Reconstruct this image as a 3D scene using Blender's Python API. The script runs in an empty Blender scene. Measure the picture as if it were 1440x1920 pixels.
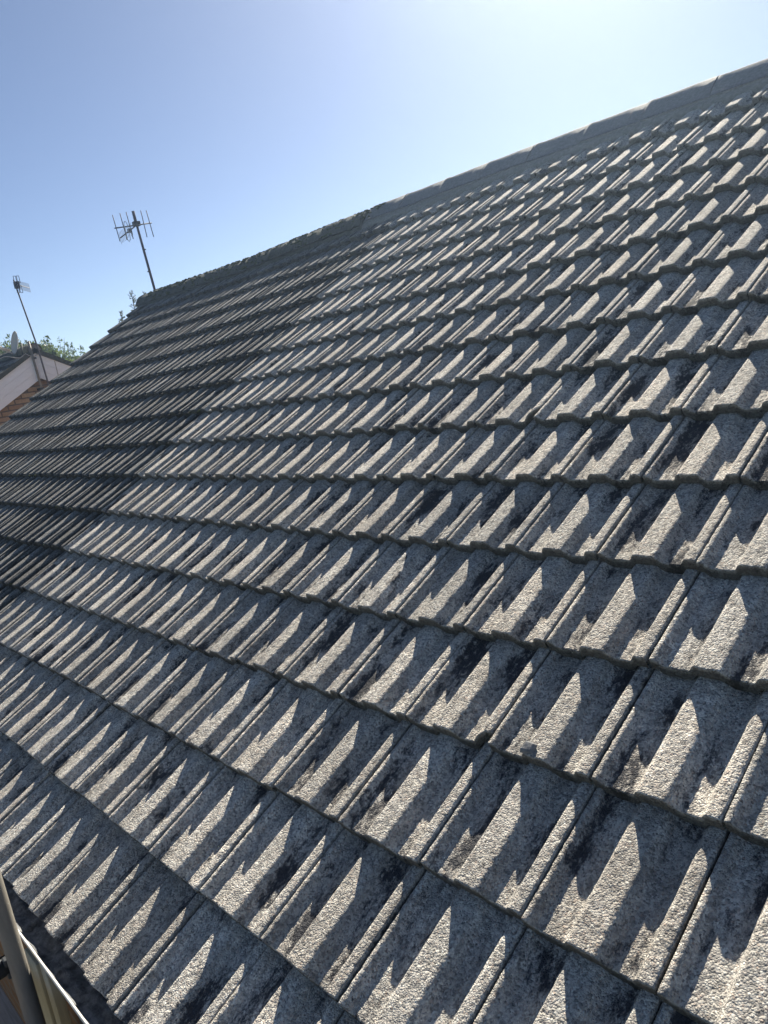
import bpy, bmesh, math, random
import numpy as np
from mathutils import Vector, Matrix, noise as mnoise

random.seed(7)
rng = np.random.default_rng(11)
SC = bpy.context.scene
COL = SC.collection
PI = math.pi

# ------------------------------------------------------------------ camera
cd = bpy.data.cameras.new('camera')
cam = bpy.data.objects.new('camera', cd)
COL.objects.link(cam)
cd.sensor_fit = 'VERTICAL'
cd.sensor_height = 24.0
cd.lens = 1467.68 / 1920 * 24.0
cd.clip_start = 0.05
cd.clip_end = 2000
cam.matrix_world = Matrix((
    (0.668092, -0.036832, 0.743167, 2.472515),
    (0.725525, 0.253896, -0.639649, -0.440879),
    (-0.165127, 0.966530, 0.196348, 1.484568),
    (0, 0, 0, 1)))
SC.camera = cam

# ------------------------------------------------------------------ light
SUN_EL, SUN_AZ = 34.5, -30.5          # degrees; azimuth from +Y towards +X
w = bpy.data.worlds.new('World')
SC.world = w
w.use_nodes = True
wn = w.node_tree.nodes
sky = wn.new('ShaderNodeTexSky')
sky.sky_type = 'NISHITA'
sky.sun_disc = False
sky.sun_elevation = math.radians(SUN_EL)
sky.sun_rotation = math.radians(SUN_AZ)
sky.altitude = 50
sky.air_density = 0.54
sky.dust_density = 0.27
sky.ozone_density = 0.6
bg = wn['Background']
bg.inputs['Strength'].default_value = 0.05
w.node_tree.links.new(sky.outputs['Color'], bg.inputs['Color'])

ld = bpy.data.lights.new('sun', 'SUN')
ld.energy = 5.0
ld.angle = math.radians(0.53)
ld.color = (1.0, 0.92, 0.78)
sun = bpy.data.objects.new('sun', ld)
COL.objects.link(sun)
sdir = Vector((math.cos(math.radians(SUN_EL)) * math.sin(math.radians(SUN_AZ)),
               math.cos(math.radians(SUN_EL)) * math.cos(math.radians(SUN_AZ)),
               math.sin(math.radians(SUN_EL))))
sun.rotation_euler = sdir.to_track_quat('Z', 'Y').to_euler()
sun.location = sdir * 40

SC.view_settings.view_transform = 'Standard'
SC.view_settings.look = 'None'
SC.view_settings.exposure = 1.36
SC.view_settings.gamma = 1.0
SC.view_settings.use_curve_mapping = False

# ------------------------------------------------------------------ helpers
TH = math.radians(30)
CT, ST = math.cos(TH), math.sin(TH)
GROUND = -2.6


def rw(u, v, n=0.0):
    """roof coordinates (along the eave, up the slope, out of the slope) to the world"""
    return Vector((u, v * CT - n * ST, v * ST + n * CT))


def link(o, parent=None):
    COL.objects.link(o)
    if parent is not None:
        o.parent = parent
    return o


def worldpos(o):
    p = Vector(o.location)
    while o.parent is not None:
        o = o.parent
        p = p + Vector(o.location)
    return p


def thing(name, label, cat, loc, group=None):
    o = bpy.data.objects.new(name, None)
    o.empty_display_size = 0.2
    o.location = loc
    COL.objects.link(o)
    o['label'] = label
    o['category'] = cat
    if group:
        o['group'] = group
    return o


def tag(o, label=None, cat=None, group=None, kind=None):
    for k, v in (('label', label), ('category', cat), ('group', group), ('kind', kind)):
        if v:
            o[k] = v
    return o


def mesh(name, verts, faces, mat=None, smooth=False):
    me = bpy.data.meshes.new(name)
    me.from_pydata([tuple(map(float, v)) for v in verts], [], [tuple(map(int, f)) for f in faces])
    me.update()
    if mat is not None:
        me.materials.append(mat)
    if smooth:
        me.polygons.foreach_set('use_smooth', [True] * len(me.polygons))
    return me


class MB:
    """collects shapes in world coordinates and links them as one mesh object"""
    def __init__(self):
        self.v, self.f = [], []

    def add(self, v, f):
        n = len(self.v)
        self.v += [Vector(p) for p in v]
        self.f += [tuple(i + n for i in q) for q in f]
        return self

    def box(self, a, b):
        x0, y0, z0 = a
        x1, y1, z1 = b
        return self.add([(x0, y0, z0), (x1, y0, z0), (x1, y1, z0), (x0, y1, z0),
                         (x0, y0, z1), (x1, y0, z1), (x1, y1, z1), (x0, y1, z1)],
                        [(0, 3, 2, 1), (4, 5, 6, 7), (0, 1, 5, 4), (1, 2, 6, 5), (2, 3, 7, 6), (3, 0, 4, 7)])

    def prism(self, poly, d):
        """extrude a planar outline along the vector d"""
        n = len(poly)
        d = Vector(d)
        v = [Vector(p) for p in poly] + [Vector(p) + d for p in poly]
        f = [tuple(range(n))[::-1], tuple(range(n, 2 * n))]
        f += [(i, (i + 1) % n, (i + 1) % n + n, i + n) for i in range(n)]
        return self.add(v, f)

    def tube(self, pts, r, n=8, caps=True):
        pts = [Vector(p) for p in pts]
        rs = r if isinstance(r, (list, tuple)) else [r] * len(pts)
        V, F = [], []
        up = Vector((0.31, 0.17, 0.93))
        for i, p in enumerate(pts):
            t = (pts[min(i + 1, len(pts) - 1)] - pts[max(i - 1, 0)]).normalized()
            a = t.cross(up)
            if a.length < 0.1:
                a = t.cross(Vector((1, 0, 0)))
            a.normalize()
            b = t.cross(a)
            for k in range(n):
                q = 2 * PI * k / n
                V.append(p + (a * math.cos(q) + b * math.sin(q)) * rs[i])
        for i in range(len(pts) - 1):
            for k in range(n):
                k2 = (k + 1) % n
                F.append((i * n + k, i * n + k2, (i + 1) * n + k2, (i + 1) * n + k))
        if caps:
            F.append(tuple(range(n))[::-1])
            F.append(tuple(range((len(pts) - 1) * n, len(pts) * n)))
        return self.add(V, F)

    def build(self, name, mat, parent=None, smooth=False, loc=None, bevel=0.0):
        base = Vector(loc) if loc is not None else Vector((0, 0, 0))
        me = mesh(name, [p - base for p in self.v], self.f, mat, smooth)
        if bevel:
            bm = bmesh.new()
            bm.from_mesh(me)
            bmesh.ops.bevel(bm, geom=list(bm.edges), offset=bevel, segments=2, affect='EDGES', profile=0.5)
            bm.to_mesh(me)
            bm.free()
        o = bpy.data.objects.new(name, me)
        link(o, parent)
        o.location = base - (worldpos(parent) if parent is not None else Vector((0, 0, 0)))
        return o


# ------------------------------------------------------------------ materials
class NT:
    def __init__(self, name):
        self.m = bpy.data.materials.new(name)
        self.m.use_nodes = True
        self.t = self.m.node_tree
        self.b = self.t.nodes['Principled BSDF']
        self.tc = self.n('ShaderNodeTexCoord')
        self.oi = self.n('ShaderNodeObjectInfo')

    def n(self, kind, **kw):
        x = self.t.nodes.new(kind)
        for k, v in kw.items():
            setattr(x, k, v)
        return x

    def l(self, a, b):
        self.t.links.new(a, b)

    def coord(self, rnd=True, scale=(1, 1, 1)):
        """object coordinates, shifted by the object's random number"""
        mp = self.n('ShaderNodeMapping')
        mp.inputs['Scale'].default_value = scale
        self.l(self.tc.outputs['Object'], mp.inputs['Vector'])
        if rnd:
            mu = self.n('ShaderNodeMath', operation='MULTIPLY')
            mu.inputs[1].default_value = 83.0
            self.l(self.oi.outputs['Random'], mu.inputs[0])
            cb = self.n('ShaderNodeCombineXYZ')
            for i in range(3):
                self.l(mu.outputs[0], cb.inputs[i])
            self.l(cb.outputs[0], mp.inputs['Location'])
        return mp.outputs['Vector']

    def noise(self, vec, scale, detail=4, rough=0.55, dist=0.0):
        x = self.n('ShaderNodeTexNoise')
        x.inputs['Scale'].default_value = scale
        x.inputs['Detail'].default_value = detail
        x.inputs['Roughness'].default_value = rough
        x.inputs['Distortion'].default_value = dist
        self.l(vec, x.inputs['Vector'])
        return x.outputs['Fac']

    def voro(self, vec, scale, out='Color', feature='F1'):
        x = self.n('ShaderNodeTexVoronoi', feature=feature)
        x.inputs['Scale'].default_value = scale
        self.l(vec, x.inputs['Vector'])
        return x.outputs[out]

    def ramp(self, fac, stops, interp='LINEAR'):
        x = self.n('ShaderNodeValToRGB')
        x.color_ramp.interpolation = interp
        e = x.color_ramp.elements
        while len(e) < len(stops):
            e.new(0.5)
        for k, (p, c) in zip(e, stops):
            k.position = p
            k.color = (c, c, c, 1) if isinstance(c, (int, float)) else (*c, 1)
        self.l(fac, x.inputs['Fac'])
        return x.outputs['Color']

    def mix(self, fac, a, b, mode='MIX'):
        x = self.n('ShaderNodeMix', data_type='RGBA', blend_type=mode)
        for k, v in ((0, fac), (6, a), (7, b)):
            s = x.inputs[k]
            if isinstance(v, (int, float)):
                s.default_value = v if k == 0 else (v, v, v, 1)
            elif isinstance(v, tuple):
                s.default_value = (*v, 1)
            else:
                self.l(v, s)
        return x.outputs[2]

    def math(self, op, a, b=0.5, clamp=False):
        x = self.n('ShaderNodeMath', operation=op, use_clamp=clamp)
        for s, v in ((x.inputs[0], a), (x.inputs[1], b)):
            if isinstance(v, (int, float)):
                s.default_value = v
            else:
                self.l(v, s)
        return x.outputs[0]

    def bump(self, h, strength=0.5, dist=0.002, prev=None):
        x = self.n('ShaderNodeBump')
        x.inputs['Strength'].default_value = strength
        x.inputs['Distance'].default_value = dist
        self.l(h, x.inputs['Height'])
        if prev is not None:
            self.l(prev, x.inputs['Normal'])
        return x.outputs['Normal']

    def done(self, col, rough=0.9, normal=None, metal=0.0, spec=0.3):
        if isinstance(col, tuple):
            self.b.inputs['Base Color'].default_value = (*col, 1)
        else:
            self.l(col, self.b.inputs['Base Color'])
        self.b.inputs['Roughness'].default_value = rough
        self.b.inputs['Metallic'].default_value = metal
        self.b.inputs['Specular IOR Level'].default_value = spec
        if normal is not None:
            self.l(normal, self.b.inputs['Normal'])
        return self.m


def concrete_tile(name, light, mid, stain, cover, grainy=1.0, variation=0.3, pans=1.0):
    """sanded concrete: pale grains in a grey matrix, black lichen stains that gather in the pans"""
    t = NT(name)
    v = t.coord()
    at = t.n('ShaderNodeAttribute', attribute_name='crown')
    grain = t.voro(v, 240)
    gv = t.n('ShaderNodeSeparateColor')
    t.l(grain, gv.inputs[0])
    n_f = t.noise(v, 330, 3, 0.7)
    n_m = t.noise(v, 26, 5, 0.6)
    n_l = t.noise(v, 5, 3, 0.5)
    k = t.math('ADD', t.math('MULTIPLY', gv.outputs[0], 0.55), t.math('MULTIPLY', n_f, 0.75))
    base = t.ramp(k, [(0.33, tuple(c * 0.25 for c in mid)), (0.50, mid), (0.68, light), (0.95, tuple(min(0.85, c * 1.45) for c in light))])
    stone = t.n('ShaderNodeSeparateColor')
    t.l(t.voro(v, 105), stone.inputs[0])
    base = t.mix(t.math('MULTIPLY', t.ramp(stone.outputs[2], [(0.74, 0.0), (0.80, 1.0)]), 0.5), base, tuple(c * 0.35 for c in mid))
    base = t.mix(t.math('MULTIPLY', t.ramp(stone.outputs[0], [(0.86, 0.0), (0.90, 1.0)]), 0.45), base, tuple(min(0.85, c * 1.3) for c in light))
    # a few pinkish and rusty grains
    pk = t.ramp(gv.outputs[1], [(0.90, 0.0), (0.93, 0.45)])
    base = t.mix(pk, base, (light[0] * 1.05, light[1] * 0.82, light[2] * 0.72))
    base = t.mix(t.math('MULTIPLY', t.ramp(n_m, [(0.35, 0.0), (0.7, 1.0)]), 0.35), base, mid)
    # every tile a little lighter or darker than its neighbours
    tone = t.math('ADD', t.math('MULTIPLY', t.oi.outputs['Random'], variation), 1.0 - variation * 0.5)
    base = t.mix(1.0, base, tone, 'MULTIPLY')
    sepr = t.math('FRACT', t.math('MULTIPLY', t.oi.outputs['Random'], 17.0))
    base = t.mix(t.math('MULTIPLY', sepr, 0.35), base, t.mix(1.0, base, (1.0, 0.90, 0.80), 'MULTIPLY'))
    # rain runs: long pale and grey streaks down the slope
    run = t.noise(t.coord(True, (1.0, 0.06, 1.0)), 42, 3, 0.6)
    base = t.mix(t.math('MULTIPLY', t.ramp(run, [(0.42, 0.0), (0.66, 1.0)]), 0.38), base, tuple(c * 0.55 for c in mid))
    # dirt in the pans and worn crowns, plus lit-rib contrast put into the colour
    base = t.mix(1.0, base, t.math('ADD', t.math('MULTIPLY', at.outputs['Fac'], 1.0 - pans), pans), 'MULTIPLY')
    # stains: ragged blots with fine broken edges
    vs = t.coord(True, (1.0, 0.5, 1.0))
    big = t.noise(vs, 9.0, 3, 0.55, 0.2)
    fine = t.noise(vs, 75, 12, 0.8, 0.1)
    pan = t.math('SUBTRACT', 1.0, at.outputs['Fac'])
    s = t.math('ADD', t.math('MULTIPLY', big, 0.62), t.math('MULTIPLY', fine, 0.62))
    s = t.math('ADD', s, t.math('MULTIPLY', pan, 0.12))
    s = t.math('ADD', s, t.math('MULTIPLY', n_l, 0.10))
    m = t.ramp(s, [(1.0 - cover - 0.02, 0.0), (1.0 - cover + 0.05, 1.0)])
    # lone black specks
    sp = t.ramp(t.noise(v, 95, 2, 0.6), [(0.66, 0.0), (0.72, 1.0)])
    m = t.math('MAXIMUM', m, t.math('MULTIPLY', sp, 0.8))
    t2 = t.mix(t.noise(v, 160, 2), stain, tuple(c * 2.6 for c in stain))
    col = t.mix(t.math('MULTIPLY', m, 0.93), base, t2)
    # algae and nose shade put into the colour; side joints darkened too
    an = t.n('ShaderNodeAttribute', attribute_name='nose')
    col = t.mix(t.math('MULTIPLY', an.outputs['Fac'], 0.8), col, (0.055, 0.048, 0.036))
    h = t.math('ADD', t.math('MULTIPLY', t.voro(v, 240, 'Distance'), -0.8), t.math('MULTIPLY', n_f, 0.9))
    # coarser aggregate in places, worn smoother in others
    h = t.math('ADD', h, t.math('MULTIPLY', t.voro(v, 105, 'Distance'), -0.55))
    h = t.math('MULTIPLY', h, t.ramp(t.noise(v, 13, 3, 0.6), [(0.30, 0.35), (0.62, 1.15)]))
    nb = t.bump(h, 1.0 * grainy, 0.0052)
    nb = t.bump(t.noise(v, 60, 4, 0.6), 0.45, 0.003, nb)
    return t.done(col, 0.93, nb, spec=0.25)


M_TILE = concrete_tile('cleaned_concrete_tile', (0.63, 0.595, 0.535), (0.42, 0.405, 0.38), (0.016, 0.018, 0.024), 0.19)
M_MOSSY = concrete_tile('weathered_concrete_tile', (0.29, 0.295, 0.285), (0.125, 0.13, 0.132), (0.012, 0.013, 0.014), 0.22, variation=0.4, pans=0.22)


def plain(name, col, dark, scale=20, rough=0.85, bump=0.3, dist=0.002, metal=0.0, stretch=(1, 1, 1), spec=0.3, detail=6):
    t = NT(name)
    v = t.coord(True, stretch)
    n = t.noise(v, scale, detail, 0.6)
    c = t.mix(t.ramp(n, [(0.3, 0.0), (0.7, 1.0)]), dark, col)
    sp = t.ramp(t.noise(v, scale * 6, 3, 0.6), [(0.62, 0.0), (0.75, 0.5)])
    c = t.mix(sp, c, dark)
    return t.done(c, rough, t.bump(n, bump, dist), metal, spec)


M_RIDGE = plain('ridge_concrete', (0.24, 0.245, 0.25), (0.14, 0.145, 0.15), 60, 0.92, 0.7, 0.004)
M_RIDGE_OLD = plain('mossy_ridge_concrete', (0.10, 0.105, 0.085), (0.045, 0.05, 0.042), 40, 0.95, 0.9, 0.006)
M_MORTAR = plain('bedding_mortar', (0.30, 0.29, 0.27), (0.18, 0.175, 0.16), 50, 0.95, 0.8, 0.006)
M_MOSS = plain('moss', (0.075, 0.095, 0.035), (0.03, 0.038, 0.016), 90, 1.0, 1.0, 0.006)
M_FELT = plain('roofing_felt', (0.018, 0.018, 0.02), (0.010, 0.010, 0.012), 30, 0.95)
M_UPVC = plain('white_plastic', (0.72, 0.71, 0.66), (0.60, 0.59, 0.53), 14, 0.45, 0.1, 0.001)
M_CLAD = plain('white_cladding', (0.84, 0.89, 0.95), (0.77, 0.82, 0.88), 9, 0.5, 0.1, 0.001, stretch=(1, 0.4, 3))
M_GUTTER_IN = plain('gutter_inside', (0.035, 0.04, 0.045), (0.012, 0.014, 0.016), 30, 0.7, 0.6, 0.004)
M_SILT = plain('gutter_silt', (0.27, 0.28, 0.29), (0.02, 0.022, 0.024), 32, 0.6, 1.0, 0.008)
M_FASCIA = plain('dark_stained_timber', (0.075, 0.045, 0.024), (0.04, 0.024, 0.014), 12, 0.7, 0.3, 0.002, stretch=(1, 12, 12))
M_GALV = plain('galvanised_steel', (0.24, 0.225, 0.195), (0.15, 0.14, 0.12), 26, 0.62, 0.2, 0.001, metal=0.1, stretch=(1, 1, 0.25))
M_DARKTUBE = plain('tarnished_steel', (0.09, 0.10, 0.105), (0.05, 0.05, 0.05), 30, 0.6, 0.3, 0.001, metal=0.4)
M_ALU = plain('aerial_aluminium', (0.13, 0.13, 0.15), (0.09, 0.09, 0.105), 30, 0.7, 0.1, 0.001, spec=0.15)
M_ALU_PALE = plain('bright_aluminium', (0.55, 0.56, 0.58), (0.42, 0.43, 0.45), 30, 0.6, 0.1, 0.001, spec=0.2)
M_PURPLE = plain('dark_painted_steel', (0.085, 0.07, 0.09), (0.05, 0.04, 0.055), 40, 0.8, 0.2, 0.001, spec=0.1)
M_BLACKPL = plain('black_plastic', (0.025, 0.025, 0.028), (0.015, 0.015, 0.016), 30, 0.5, 0.1)
M_DISH = plain('dish_paint', (0.52, 0.52, 0.50), (0.42, 0.42, 0.40), 8, 0.55, 0.1)
M_CABLE = plain('grey_cable', (0.45, 0.45, 0.45), (0.33, 0.33, 0.33), 30, 0.6, 0.1)
M_BOARD = plain('weathered_scaffold_board', (0.60, 0.48, 0.39), (0.34, 0.27, 0.21), 14, 0.9, 0.6, 0.002, stretch=(0.6, 10, 10))
M_BATTEN = plain('pale_treated_timber', (0.75, 0.63, 0.41), (0.60, 0.50, 0.32), 12, 0.8, 0.3, 0.001, stretch=(9, 9, 0.6))
M_BATTEN_DK = plain('greenish_treated_timber', (0.17, 0.14, 0.09), (0.10, 0.085, 0.055), 12, 0.8, 0.3, 0.001, stretch=(9, 9, 0.6))
M_BARK = plain('bark', (0.14, 0.11, 0.08), (0.06, 0.045, 0.035), 12, 0.95, 0.9, 0.01, stretch=(1, 1, 0.3))
M_GRASS = plain('lawn', (0.07, 0.10, 0.03), (0.035, 0.055, 0.018), 3, 1.0, 0.6, 0.02)
M_SLAB = plain('paving_concrete', (0.30, 0.29, 0.27), (0.22, 0.21, 0.20), 8, 0.95, 0.4, 0.003)


def brick_mat(name, stops):
    t = NT(name)
    v = t.coord()
    c = t.ramp(t.oi.outputs['Random'], stops)
    n = t.noise(v, 35, 5, 0.65)
    c = t.mix(t.math('MULTIPLY', t.ramp(n, [(0.35, 0.0), (0.7, 1.0)]), 0.5), c, (0.20, 0.13, 0.08))
    return t.done(c, 0.95, t.bump(n, 0.7, 0.004))


M_BRICK = brick_mat('buff_brick', [(0.0, (0.22, 0.15, 0.11)), (0.3, (0.40, 0.31, 0.22)), (0.55, (0.30, 0.20, 0.135)), (0.8, (0.44, 0.36, 0.27)), (1.0, (0.20, 0.16, 0.13))])


def brick_wall_mat(name, c1, c2, mortar):
    t = NT(name)
    mp = t.n('ShaderNodeMapping')
    mp.inputs['Rotation'].default_value = (PI / 2, 0, 0)
    sep = t.n('ShaderNodeSeparateXYZ')
    t.l(t.tc.outputs['Object'], sep.inputs[0])
    cb = t.n('ShaderNodeCombineXYZ')
    t.l(t.math('ADD', sep.outputs[0], sep.outputs[1]), cb.inputs[0])
    t.l(sep.outputs[2], cb.inputs[1])
    b = t.n('ShaderNodeTexBrick')
    b.inputs['Scale'].default_value = 1.0
    b.inputs['Brick Width'].default_value = 0.225
    b.inputs['Row Height'].default_value = 0.075
    b.inputs['Mortar Size'].default_value = 0.006
    b.inputs['Color1'].default_value = (*c1, 1)
    b.inputs['Color2'].default_value = (*c2, 1)
    b.inputs['Mortar'].default_value = (*mortar, 1)
    t.l(cb.outputs[0], b.inputs['Vector'])
    n = t.noise(t.tc.outputs['Object'], 30, 5)
    c = t.mix(t.math('MULTIPLY', n, 0.5), b.outputs['Color'], tuple(x * 0.6 for x in c1))
    return t.done(c, 0.95, t.bump(b.outputs['Fac'], -0.5, 0.006))


M_WALL = brick_wall_mat('brown_brickwork', (0.27, 0.13, 0.055), (0.36, 0.19, 0.08), (0.30, 0.26, 0.2))
M_MORTARWALL = plain('wall_mortar', (0.16, 0.14, 0.12), (0.10, 0.09, 0.08), 40, 0.95, 0.5)


def leaf_mat(name, a, b, trans=0.25):
    t = NT(name)
    at = t.n('ShaderNodeAttribute', attribute_name='tint')
    c = t.ramp(at.outputs['Fac'], [(0.0, a), (1.0, b)])
    m = t.done(c, 0.55, spec=0.35)
    t.b.inputs['Transmission Weight'].default_value = 0.0
    tr = t.n('ShaderNodeBsdfTranslucent')
    t.l(c, tr.inputs['Color'])
    mx = t.n('ShaderNodeMixShader')
    mx.inputs[0].default_value = trans
    out = t.t.nodes['Material Output']
    t.l(t.b.outputs[0], mx.inputs[1])
    t.l(tr.outputs[0], mx.inputs[2])
    t.l(mx.outputs[0], out.inputs['Surface'])
    return m


M_LEAF = leaf_mat('broad_leaves', (0.04, 0.07, 0.018), (0.15, 0.20, 0.05), 0.45)
M_NEEDLE = leaf_mat('conifer_sprays', (0.05, 0.075, 0.035), (0.11, 0.12, 0.06), 0.4)

# ------------------------------------------------------------------ ground
g = MB()
N = 48
gv = [(0, 0, GROUND)]
for r in (30, 90, 240):
    gv += [(r * math.cos(2 * PI * i / N), r * math.sin(2 * PI * i / N), GROUND) for i in range(N)]
gf = [(0, 1 + i, 1 + (i + 1) % N) for i in range(N)]
for k in range(2):
    gf += [(1 + k * N + i, 1 + (k + 1) * N + i, 1 + (k + 1) * N + (i + 1) % N, 1 + k * N + (i + 1) % N) for i in range(N)]
go = g.add(gv, gf).build('ground', M_GRASS)
tag(go, kind='structure')
p = MB().box((-14.0, -9.0, GROUND), (9.0, 0.085, GROUND + 0.004)).build('bounce_patio', M_SLAB)  # unseen paving, made wide so the light bounced onto the tiles stays neutral
tag(p, kind='structure')

# ------------------------------------------------------------------ roof tiles
RIB = 0.025
GAUGE, COVER, TLEN, H = 0.3292, 0.300, 0.418, 0.0380
NC = 16                                   # courses
TILT = H / GAUGE
UNDER = 0.004

PU = np.array([0.0, .004, .0145, .027, .034, .099, .1085, .176, .197, .249, .2595, .2895, .2940])
PH = np.array([.0170, .0215, .0205, .003, 0.0, 0.0, .0250, .0250, 0.0, 0.0, .0250, .0250, .0215])


def profile(u, soft=0.0050):
    k = np.linspace(-2, 2, 9)
    wgt = np.exp(-k * k / 2)
    wgt /= wgt.sum()
    uu = np.clip(u[:, None] + k[None, :] * soft, PU[0], PU[-1])
    return (np.interp(uu, PU, PH) * wgt).sum(1)


def tile_mesh(name, nu, vs, seed, rough, mat, broken=None):
    """one interlocking tile, nose at v=0, crown of the nose at n=0; solid with nose face, sides and underside"""
    r = np.random.default_rng(seed)
    u = np.linspace(0.0, 0.2940, nu)
    # put samples on the profile's own corners
    for c in PU[1:-1]:
        u[np.argmin(abs(u - c))] = c
    vs = np.array(vs)
    ph = profile(u) if nu > 30 else np.interp(u, PU, PH)
    nz = [Vector((float(r.uniform(0, 90)), float(r.uniform(0, 90)), 0.0)) for _ in range(3)]

    def rn(a, b, s, k):
        return mnoise.noise(Vector((a * s, b * s, 0)) + nz[k])
    cut = np.full(nu, -1.0)
    if broken:
        for i, x in enumerate(u):
            d = (x - broken[0]) / broken[1]
            if d > 0:
                cut[i] = broken[2] * min(1.0, d) * (1 + 0.25 * rn(x, 0, 120, 0))
    V, cr, eg = [], [], []
    rows = []
    nose_wob = np.array([rough * (0.0016 * rn(x, 3, 60, 1) + 0.0012 * rn(x, 9, 220, 2)) for x in u])
    # nose face bottom, nose face mid, then the top surface rows
    face = [(-0.0015, -(H - UNDER)), (0.0, -(H - UNDER) * 0.45), (0.0012, -0.0035)]
    for dv, dn in face:
        row = []
        for i, x in enumerate(u):
            row.append(len(V))
            vv = max(dv + nose_wob[i], cut[i])
            V.append((x, vv, ph[i] - RIB + dn - vv * TILT + rough * 0.0012 * rn(x, dn * 3 + 1, 160, 0)))
            cr.append(ph[i] / RIB)
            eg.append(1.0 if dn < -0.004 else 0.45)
        rows.append(row)
    for j, v in enumerate(vs):
        row = []
        for i, x in enumerate(u):
            row.append(len(V))
            vv = max(v + (nose_wob[i] if v < 0.03 else 0), cut[i] + 0.002 * j * (cut[i] > 0))
            dz = rough * (0.0009 * rn(x, v, 45, 0) + 0.0007 * rn(x, v, 130, 1) + (0.0011 if nu > 60 else 0.0005) * rn(x, v, 260, 2))
            V.append((x, vv, ph[i] - RIB - vv * TILT + dz - (0.0006 if j == 0 else 0)))
            cr.append(ph[i] / RIB)
            eg.append(0.0)
        rows.append(row)
    F = []
    for a, b in zip(rows[:-1], rows[1:]):
        for i in range(nu - 1):
            F.append((a[i], a[i + 1], b[i + 1], b[i]))
    # sides and underside
    th = 0.017
    lo = []
    for side in (0, nu - 1):
        ring = []
        for row in rows[2:]:
            x, y, z = V[row[side]]
            ring.append(len(V))
            V.append((x, y, z - th))
            cr.append(0.3)
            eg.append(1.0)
        lo.append(ring)
        top = [row[side] for row in rows[2:]]
        for a in range(len(top) - 1):
            q = (top[a], top[a + 1], ring[a + 1], ring[a])
            F.append(q if side == 0 else q[::-1])
    me = mesh(name, V, F, mat, True)
    at = me.attributes.new('crown', 'FLOAT', 'POINT')
    at.data.foreach_set('value', np.clip(np.array(cr, float), 0, 1))
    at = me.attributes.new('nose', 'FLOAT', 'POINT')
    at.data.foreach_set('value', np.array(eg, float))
    sm = np.ones(len(me.polygons), bool)
    me.polygons.foreach_set('use_smooth', sm)
    return me


vs_hi = np.concatenate([[0.0008, 0.004], np.linspace(0.008, 0.345, 84), [0.36, TLEN]])
vs_md = np.concatenate([[0.0008, 0.005], np.linspace(0.03, TLEN, 14)])
vs_lo = np.array([0.001, 0.006, 0.12, 0.25, TLEN])
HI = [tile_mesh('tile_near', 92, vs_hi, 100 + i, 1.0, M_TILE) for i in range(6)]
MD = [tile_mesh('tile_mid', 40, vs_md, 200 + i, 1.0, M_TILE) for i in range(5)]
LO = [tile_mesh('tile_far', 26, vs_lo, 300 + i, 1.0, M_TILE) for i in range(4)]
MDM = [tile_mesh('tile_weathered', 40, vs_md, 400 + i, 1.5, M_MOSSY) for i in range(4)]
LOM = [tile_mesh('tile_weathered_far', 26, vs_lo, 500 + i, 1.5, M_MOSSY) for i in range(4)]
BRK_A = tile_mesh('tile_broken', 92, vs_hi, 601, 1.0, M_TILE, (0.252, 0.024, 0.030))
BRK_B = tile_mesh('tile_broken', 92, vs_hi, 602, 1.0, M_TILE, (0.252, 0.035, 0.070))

ROOFROT = Matrix.Rotation(TH, 4, 'X')
CAMP = Vector((2.4725, -0.4409, 1.4846))
# the slight sag and hump of the old roof, at the ridge, along u
SAG_U = [-8.1, -6.5, -5.0, -3.9, -2.9, -1.5, -0.9, -0.4, 0.5, 4.0]
SAG_N = [0.042, 0.010, -0.016, 0.000, 0.010, 0.014, 0.013, 0.011, 0.002, 0.0]


def course_v(j):
    """nose line of a course; the upper courses were stretched a little to reach the ridge"""
    return j * GAUGE + 0.010 * max(0, j - 10)


def sag(u, v):
    return float(np.interp(u, SAG_U, SAG_N)) * max(0.0, v / 5.27) ** 1.5


def lay_tiles(k0, k1, parent, mossy):
    base = worldpos(parent)
    for j in range(NC):
        drift = random.gauss(0, 0.0015)
        for k in range(k0, k1):
            u, v = k * COVER + 0.003, course_v(j)
            ctr = rw(u + 0.15, v + 0.15)
            d = (ctr - CAMP).length
            if mossy:
                me = random.choice(MDM if d < 6.0 else LOM)
            else:
                me = random.choice(HI if d < 3.4 else (MD if d < 5.2 else LO))
            lab = None
            if not mossy and (j, k) == (3, 3):
                me, lab = BRK_A, 'tile with a broken lower right corner'
            if not mossy and (j, k) == (7, 1):
                me, lab = BRK_B, 'tile with a large piece broken off its lower right corner'
            o = bpy.data.objects.new('tile', me)
            amp = 1.6 if mossy else 1.0
            ju, jv, jn = random.gauss(0, 0.0009), drift + random.gauss(0, 0.0022) * amp, abs(random.gauss(0, 0.0022)) * amp
            p = rw(u + ju, v + jv, sag(u, v) + jn)
            rot = ROOFROT @ Matrix.Rotation(random.gauss(0, 0.0022), 4, 'Z') @ Matrix.Rotation(random.gauss(0, 0.0045) * amp, 4, 'Y') @ Matrix.Rotation(random.gauss(0, 0.003) * amp, 4, 'X')
            if lab:
                o['label'] = lab
            link(o, parent)
            o.matrix_local = Matrix.Translation(p - base) @ rot


# ------------------------------------------------------------------ the two houses under the roof
VR = 5.43                                # apex of the slope, measured up the slope
RY, RZ = VR * CT, VR * ST


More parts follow.
